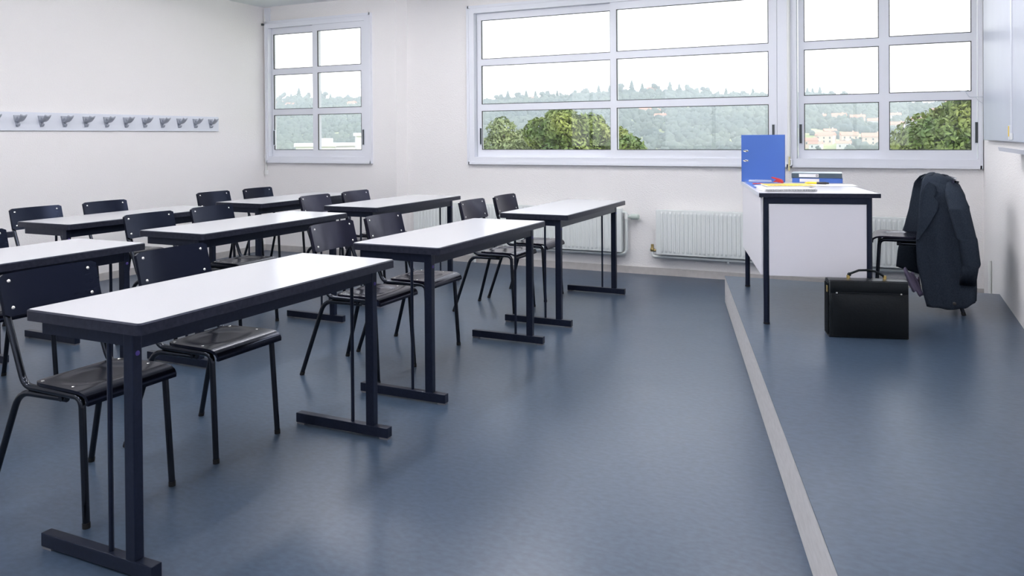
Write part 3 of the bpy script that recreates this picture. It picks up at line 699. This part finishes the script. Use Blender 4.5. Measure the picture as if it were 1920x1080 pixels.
# ---------------------------------------------------------------- outdoors: ground, hill, canopy, houses, trees
def px_dir(px, py):
    return r_*((px-960)/F_PX) + d_*((py-CY)/F_PX) + f_
CREST = [(-1560, 60), (-1010, 58), (-930, 60), (-840, 62), (-760, 58), (-520, 48), (-470, 50), (-400, 51), (-340, 54), (-270, 56), (-190, 49), (-120, 43), (-80, 46), (-40, 41), (0, 33), (50, 30), (110, 26), (300, 20), (500, 15)]
YR, Y0 = 1000., 560.
def crest(x):
    for (a, va), (b, vb) in zip(CREST, CREST[1:]):
        if a <= x <= b: f = (x-a)/(b-a); return va+(vb-va)*f
    return CREST[0][1] if x < CREST[0][0] else CREST[-1][1]
def terrain(x, y):
    xr = x*YR/max(y, 200)*.6+x*.4
    s = max(0, (y-Y0)/(YR-Y0)); h = crest(xr)
    b = -9-16*min(1, max(0, (y-100)/350))
    if s <= 1: return b + (h-b)*(s**.92) + 2.5*math.sin(x*.021+y*.013)*min(1, s*4)*(1-s)
    return h-(s-1)*60
bm = B(); nx, ny = 110, 60
xs = np.linspace(-1700, 560, nx); ys = np.concatenate([np.linspace(9, 540, 14), np.linspace(555, 1250, ny-14)])
G = [[bm.verts.new((x, y, terrain(x, y))) for y in ys] for x in xs]
for i in range(nx-1):
    for j in range(ny-1): bm.faces.new((G[i][j], G[i+1][j], G[i+1][j+1], G[i][j+1]))
tag(obj('hillside', bm, 'meadow', None, 3.1), 'hazy green hillside meadow seen through the windows', 'hill', kind='structure')
# canopy: thousands of crowns nobody could count
def ico(sub):
    b = bmesh.new(); bmesh.ops.create_icosphere(b, subdivisions=sub, radius=1); v = np.array([x.co for x in b.verts]); f = np.array([[q.index for q in p.verts] for p in b.faces]); b.free(); return v, f
IV, IF = ico(2)
def hill_spot(px, py):   # where the sight line over this picture point meets the hillside
    d = px_dir(px, py); y = 400.
    while y < 1005:
        k = y/d.y
        if CAM_H+d.z*k <= terrain(d.x*k, y): break
        y += 2.
    return d.x*y/d.y, min(y, 995.)
_a, _b = hill_spot(1510, 240), hill_spot(1648, 256)
def meadow(x, y):   # open grass belt and village clearing
    u = x/y; ua, ub = _a[0]/_a[1], _b[0]/_b[1]; f = (u-ua)/(ub-ua)
    return -.3 < f < 1.05 and y < _a[1]+(_b[1]-_a[1])*f
VV, FF = [], []; n = 0
def crown(x, y, z, rx, rz):
    global n
    v = IV*(1+.22*rng.standard_normal((len(IV), 1)))*np.array([rx, rx, rz])+np.array([x, y, z]); VV.append(v); FF.append(IF+n); n += len(IV)
cnt = 0
for k in range(17000):
    y = 480+(1012-480)*rng.random()**.85; u = -1480+1720*rng.random(); x = u*y/1000
    if not (-1450 < u < -660 or -660 <= u < 230): continue
    if meadow(x, y) and rng.random() < .86: continue
    rr = 2.3+2.7*rng.random()**2
    crown(x, y, terrain(x, y)+rr*.55, rr, rr*(.85+.4*rng.random()))
me = bpy.data.meshes.new('forest_canopy'); V = np.concatenate(VV); Fc = np.concatenate(FF)
me.vertices.add(len(V)); me.vertices.foreach_set('co', V.ravel()); me.loops.add(Fc.size); me.loops.foreach_set('vertex_index', Fc.ravel())
me.polygons.add(len(Fc)); me.polygons.foreach_set('loop_start', np.arange(0, Fc.size, 3)); me.polygons.foreach_set('loop_total', np.full(len(Fc), 3)); me.update(calc_edges=True)
me.materials.append(M['canopy']); o = bpy.data.objects.new('forest_canopy', me); COL.objects.link(o)
tag(o, 'hazy blue-green forest covering the far hillside', 'forest', kind='stuff')
# ridge trees, one by one
def conifer_mesh():
    bm = B()
    for k in range(5):
        z0 = .12+k*.17; r = .36*(1-k*.17); m_ = 9
        ring = [bm.verts.new((r*(1+.25*rng.standard_normal()*.5)*math.cos(2*PI*q/m_), r*math.sin(2*PI*q/m_), z0+.03*rng.standard_normal())) for q in range(m_)]
        tip = bm.verts.new((0, 0, z0+.30)); low = bm.verts.new((0, 0, z0+.05))
        for q in range(m_): bm.faces.new((ring[q], ring[(q+1) % m_], tip)); bm.faces.new((ring[(q+1) % m_], ring[q], low))
    return bm
def round_mesh():
    bm = B()
    for k in range(7):
        c = Vector((.22*rng.standard_normal(), .2*rng.standard_normal(), .62+.16*rng.standard_normal())); b = bmesh.ops.create_icosphere(bm, subdivisions=2, radius=.24+.06*rng.random())
        for v in b['verts']: v.co = v.co*(1+.2*rng.standard_normal())+c
    return bm
def trunk_mesh(r=.03, h=.5):
    bm = B(); tube(bm, [(0, 0, 0), (0, 0, h)], [r, r*.6], 6); return bm
cproto = [obj('crown', conifer_mesh(), 'conifer') for _ in range(2)]; rproto = [obj('crown', round_mesh(), 'canopy') for _ in range(3)]
tproto = obj('trunk', trunk_mesh(), 'bark')
meshes = {'c': [o.data for o in cproto], 'r': [o.data for o in rproto], 't': tproto.data}
for o in cproto+rproto+[tproto]: bpy.data.objects.remove(o)
def far_tree(u, kind, h, label, grp, y=992):
    x = u*y/1000; t = thing('ridge_conifer' if kind == 'c' else 'ridge_tree', label, 'tree', (x, y, terrain(x, y)-.5), rng.random()*6, grp)
    t.scale = (h, h, h)
    for nm, me_, m_ in (('crown', random.choice(meshes[kind]), 0), ('trunk', meshes['t'], 0)):
        o = bpy.data.objects.new(nm, me_); COL.objects.link(o); o.parent = t
ORD = 'first second third fourth fifth sixth seventh eighth ninth tenth eleventh twelfth'.split(); CN = {}
def ordl(kind, where):
    k = CN.get((kind, where), 0); CN[(kind, where)] = k+1
    return ORD[k]+(' pointed conifer' if kind == 'c' else ' round tree')+' from the left on the ridge '+where
for px_u, kind, h in [(-980, 'r', 11), (-955, 'c', 14), (-935, 'r', 10), (-905, 'c', 12), (-880, 'r', 12), (-862, 'c', 12), (-846, 'c', 20), (-828, 'r', 11), (-800, 'r', 13), (-784, 'c', 12)]:
    far_tree(px_u, kind, h, ordl(kind, 'seen through the small window'), 'ridge trees in the small window')
for px_u, kind, h in [(-490, 'r', 10), (-478, 'c', 16), (-462, 'r', 12), (-450, 'c', 15), (-436, 'c', 14), (-420, 'r', 11), (-404, 'c', 13), (-380, 'r', 10), (-362, 'r', 12), (-345, 'c', 15), (-330, 'c', 14), (-318, 'r', 13),
                      (-300, 'c', 18), (-286, 'c', 14), (-268, 'r', 11), (-250, 'c', 16), (-238, 'c', 14), (-226, 'r', 12), (-205, 'r', 10), (-180, 'c', 12), (-160, 'r', 9), (-148, 'c', 13)]:
    far_tree(px_u, kind, h, ordl(kind, 'seen through the wide window'), 'ridge trees in the wide window')
for px_u, kind, h in [(-86, 'c', 12), (-80, 'c', 11), (-72, 'c', 13), (-58, 'r', 8), (-46, 'r', 9)]:
    far_tree(px_u, kind, h, ordl(kind, 'behind the teacher desk window'), 'ridge trees in the right window')
# houses on the hill
def house(px, py, w_, h_, wall, label, rz=0., rows=1):
    w_ *= .82; h_ *= .9; x, y = hill_spot(px, py); t = thing('hill_house', label, 'house', (x, y, terrain(x, y)), rz, 'houses on the hillside'); d = w_*.7
    bo('wall', wall, t, -w_/2, w_/2, -d/2, d/2, -2, h_)
    bm = B(); prism(bm, [(-d/2-.6, h_), (0, h_+w_*.20), (d/2+.6, h_)], 'x', -w_/2-.5, w_/2+.5); obj('roof', bm, 'tile', t)
    m_ = max(2, int(w_/4))
    for r in range(rows):
        for k in range(m_):
            xc = -w_/2+(k+.5)*w_/m_; z = h_-1.9-r*2.8
            bo('window', 'shutter', t, xc-.55, xc+.55, -d/2-.06, -d/2+.1, z-.8, z+.7)
    bo('chimney', wall, t, w_*.22, w_*.22+.8, .3, 1.1, h_+w_*.08, h_+w_*.2+1)
HS = [(1519, 276, 13, 5.5, 'render', 'apricot house at the bottom left corner of the desk window', .1, 1), (1548, 268, 16, 6.5, 'render', 'apricot house in the lower village, left of its centre', -.2, 2),
      (1592, 268, 15, 6.4, 'render', 'apricot house in the lower village, right of its centre', .25, 2), (1582, 281, 12, 5, 'render2', 'white house at the very bottom of the village', 0, 1),
      (1636, 271, 18, 6.5, 'render', 'broad apricot block low beside the window mullion', .1, 2), (1556, 256, 11, 5, 'render', 'small apricot house just below the meadow', .3, 1), (1530, 282, 11, 5, 'render2', 'small pale house at the lowest left of the village', -.1, 1),
      (1538, 227, 12, 5, 'render2', 'pale house above the meadow, left one', .1, 1), (1573, 227, 15, 5.5, 'render', 'apricot house above the meadow, middle one', -.15, 1), (1608, 231, 15, 6, 'render', 'apricot house above the meadow, right one', .1, 1),
      (1640, 238, 14, 6, 'render2', 'pale house above the meadow beside the mullion', .1, 1), (1678, 226, 12, 6, 'render2', 'pale gabled house at the left of the rightmost panes', .2, 1), (1682, 244, 15, 5.5, 'render', 'wide apricot house at the left of the rightmost panes', -.1, 1),
      (1722, 237, 14, 6.5, 'render', 'apricot house in the middle of the rightmost panes', .1, 2), (1757, 218, 11, 7, 'render', 'reddish house high on the slope near the big tree', .1, 2), (1780, 203, 18, 7, 'render2', 'pale block near the ridge above the big tree', 0, 2),
      (1192, 208, 13, 5, 'render', 'leftmost red-roofed house of the cluster in the wide window', .1, 1), (1210, 214, 14, 5, 'render', 'second red-roofed house of the cluster in the wide window', -.1, 1), (1229, 216, 12, 5, 'render', 'third red-roofed house of the cluster in the wide window', .2, 1),
      (1238, 225, 13, 5, 'render2', 'pale lowest house of the cluster in the wide window', 0, 1), (998, 190, 10, 5, 'render', 'small house on the ridge at the left of wide window', 0, 1), (1089, 178, 12, 6, 'render2', 'pale house among the ridge conifers', .1, 1),
      (1226, 174, 16, 6, 'render', 'house on the ridge top in the wide window', 0, 1), (545, 203, 16, 6, 'render2', 'white house under the ridge in the small window', 0, 1), (526, 200, 14, 6, 'render2', 'low pale house left of the white one in small window', .1, 1), (660, 200, 14, 6, 'render', 'house behind the ridge conifer in the small window', 0, 1)]
for px_, py_, w_, h_, wl, lb, rz, rows in HS: house(px_, py_, w_, h_, wl, lb, rz, rows)
# flat roofed white buildings seen low in the small window
def block(x, y, w_, d, top, label, cap):
    t = thing('flat_roof_building', label, 'building', (x, y, -9), .70)
    bo('wall', 'render2', t, -w_/2, w_/2, -d/2, d/2, 0, top+9)
    bm = B()
    for e in ((-w_/2-.2, w_/2+.2, -d/2-.2, -d/2+.1), (-w_/2-.2, w_/2+.2, d/2-.1, d/2+.2), (-w_/2-.2, -w_/2+.1, -d/2, d/2), (w_/2-.1, w_/2+.2, -d/2, d/2)): box(bm, e[0], e[1], e[2], e[3], top+9, top+9.35)
    p = obj('parapet', bm, 'render2', t)
    for q in cap: bo('rooftop_box', 'render2', t, q[0], q[1], -1, 2, top+9.3, top+9.3+q[2])
    for k in range(3): bo('window', 'shutter', t, -w_/2+w_*(k+.3)/3, -w_/2+w_*(k+.7)/3, -d/2-.05, -d/2+.1, top+5, top+6.6)
block(-59.5, 73, 4.2, 6, .30, 'white flat-roofed building low in the left panes of small window', [(.3, 2.0, .62)])
block(-60.9, 81, 3.2, 6, .28, 'white flat-roofed building low in the middle of small window', [])
block(-54.6, 76, 2.2, 3, 1.45, 'tall white stair tower at the lower right of small window', [])
# near trees with real leaves
def leafy(label, c, blobs, nleaf, m_, size=.13):
    t = thing('leafy_tree', label, 'tree', (c[0], c[1], -9))
    bm = B(); tube(bm, [(0, 0, 0), (.1, .05, 4), (0, .1, 7.2), (.1, 0, c[2]+9)], [.28, .22, .16, .05], 8); tk = obj('trunk', bm, 'bark', t, .8)
    pos, nr = [], []
    tot = sum(b[3]**2 for b in blobs)
    for (bx, by, bz, r) in blobs:
        k = int(nleaf*r*r/tot); d = rng.standard_normal((k, 3)); d /= np.linalg.norm(d, axis=1)[:, None]
        rad = r*(.62+.42*rng.random((k, 1))**.6); pos.append(d*rad*np.array([1, 1, .9])+np.array([bx, by, bz+9])); nr.append(d)
        b2 = B(); tube(b2, [(0, .1, max(3, bz+9-2.2)), (bx*.6, by*.6, bz+9-.5), (bx, by, bz+9)], [.09, .05, .02], 6); obj('branch', b2, 'bark', tk, .8)
    pos = np.concatenate(pos); nr = np.concatenate(nr); k = len(pos)
    nr = nr+.7*rng.standard_normal((k, 3)); nr /= np.linalg.norm(nr, axis=1)[:, None]
    a = np.cross(nr, rng.standard_normal((k, 3))); a /= np.linalg.norm(a, axis=1)[:, None]; b = np.cross(nr, a)
    s = size*(.6+.8*rng.random((k, 1)))
    V = np.stack([pos-a*s, pos-b*s*.45+nr*s*.12, pos+a*s, pos+b*s*.45+nr*s*.12], 1).reshape(-1, 3)
    me = bpy.data.meshes.new('foliage'); Fq = np.arange(4*k).reshape(-1, 4)
    me.vertices.add(4*k); me.vertices.foreach_set('co', V.ravel()); me.loops.add(4*k); me.loops.foreach_set('vertex_index', Fq.ravel())
    me.polygons.add(k); me.polygons.foreach_set('loop_start', np.arange(0, 4*k, 4)); me.polygons.foreach_set('loop_total', np.full(k, 4)); me.update(calc_edges=True)
    me.materials.append(M[m_]); o = bpy.data.objects.new('foliage', me); COL.objects.link(o); o.parent = t; o['kind'] = 'stuff'
def at(px, py, y):   # world position of a picture point at depth y (used only to read off distances)
    d = px_dir(px, py); s = y/d.y; return (d.x*s, y, CAM_H+d.z*s)
def tree_from(label, pts, y, base, nleaf, m_, size=.13):
    c = at(*base, y); bl = []
    for px, py, r in pts:
        yy = y+rng.uniform(-.8, .8); p = at(px, py, y); bl.append((p[0]-c[0], yy-y, p[2], r))
    leafy(label, c, bl, nleaf, m_, size)
tree_from('bright green leafy tree rising in the middle of the wide window', [(1052, 232, .50), (1030, 250, .45), (1075, 240, .5), (1110, 245, .5), (1060, 270, .7), (1100, 280, .7), (1140, 275, .6), (1025, 285, .5), (1175, 292, .6), (1080, 320, 1.2)], 20, (1080, 300), 26000, 'leaf_a', .065)
tree_from('loose olive bush top at the left of the wide window', [(950, 245, .42), (965, 268, .45), (940, 282, .5), (985, 284, .45), (1000, 276, .28), (960, 310, 1.0)], 21, (960, 300), 9000, 'leaf_b', .06)
tree_from('big yellow-green tree filling the lower right of the rightmost panes', [(1812, 215, .42), (1790, 232, .45), (1822, 245, .55), (1765, 252, .45), (1800, 268, .65), (1735, 275, .45), (1765, 285, .7), (1720, 285, .32), (1845, 225, .6), (1850, 280, .9), (1790, 320, 1.3)], 17, (1800, 300), 32000, 'leaf_a', .055)
# haze: thin real scattering air over the valley
hz = bpy.data.materials.new('valley_haze'); hz.use_nodes = True; nt = hz.node_tree; nt.nodes.clear()
out = nt.nodes.new('ShaderNodeOutputMaterial'); vsn = nt.nodes.new('ShaderNodeVolumeScatter'); vsn.inputs['Color'].default_value = (.78, .89, 1, 1); vsn.inputs['Density'].default_value = .00056; vsn.inputs['Anisotropy'].default_value = .2
nt.links.new(vsn.outputs[0], out.inputs['Volume'])
bm = B(); box(bm, -1690, 550, 120, 1060, -40, 95); o = obj('valley_haze', bm, hz); tag(o, 'thin pale haze filling the valley beyond the windows', 'haze', kind='stuff')
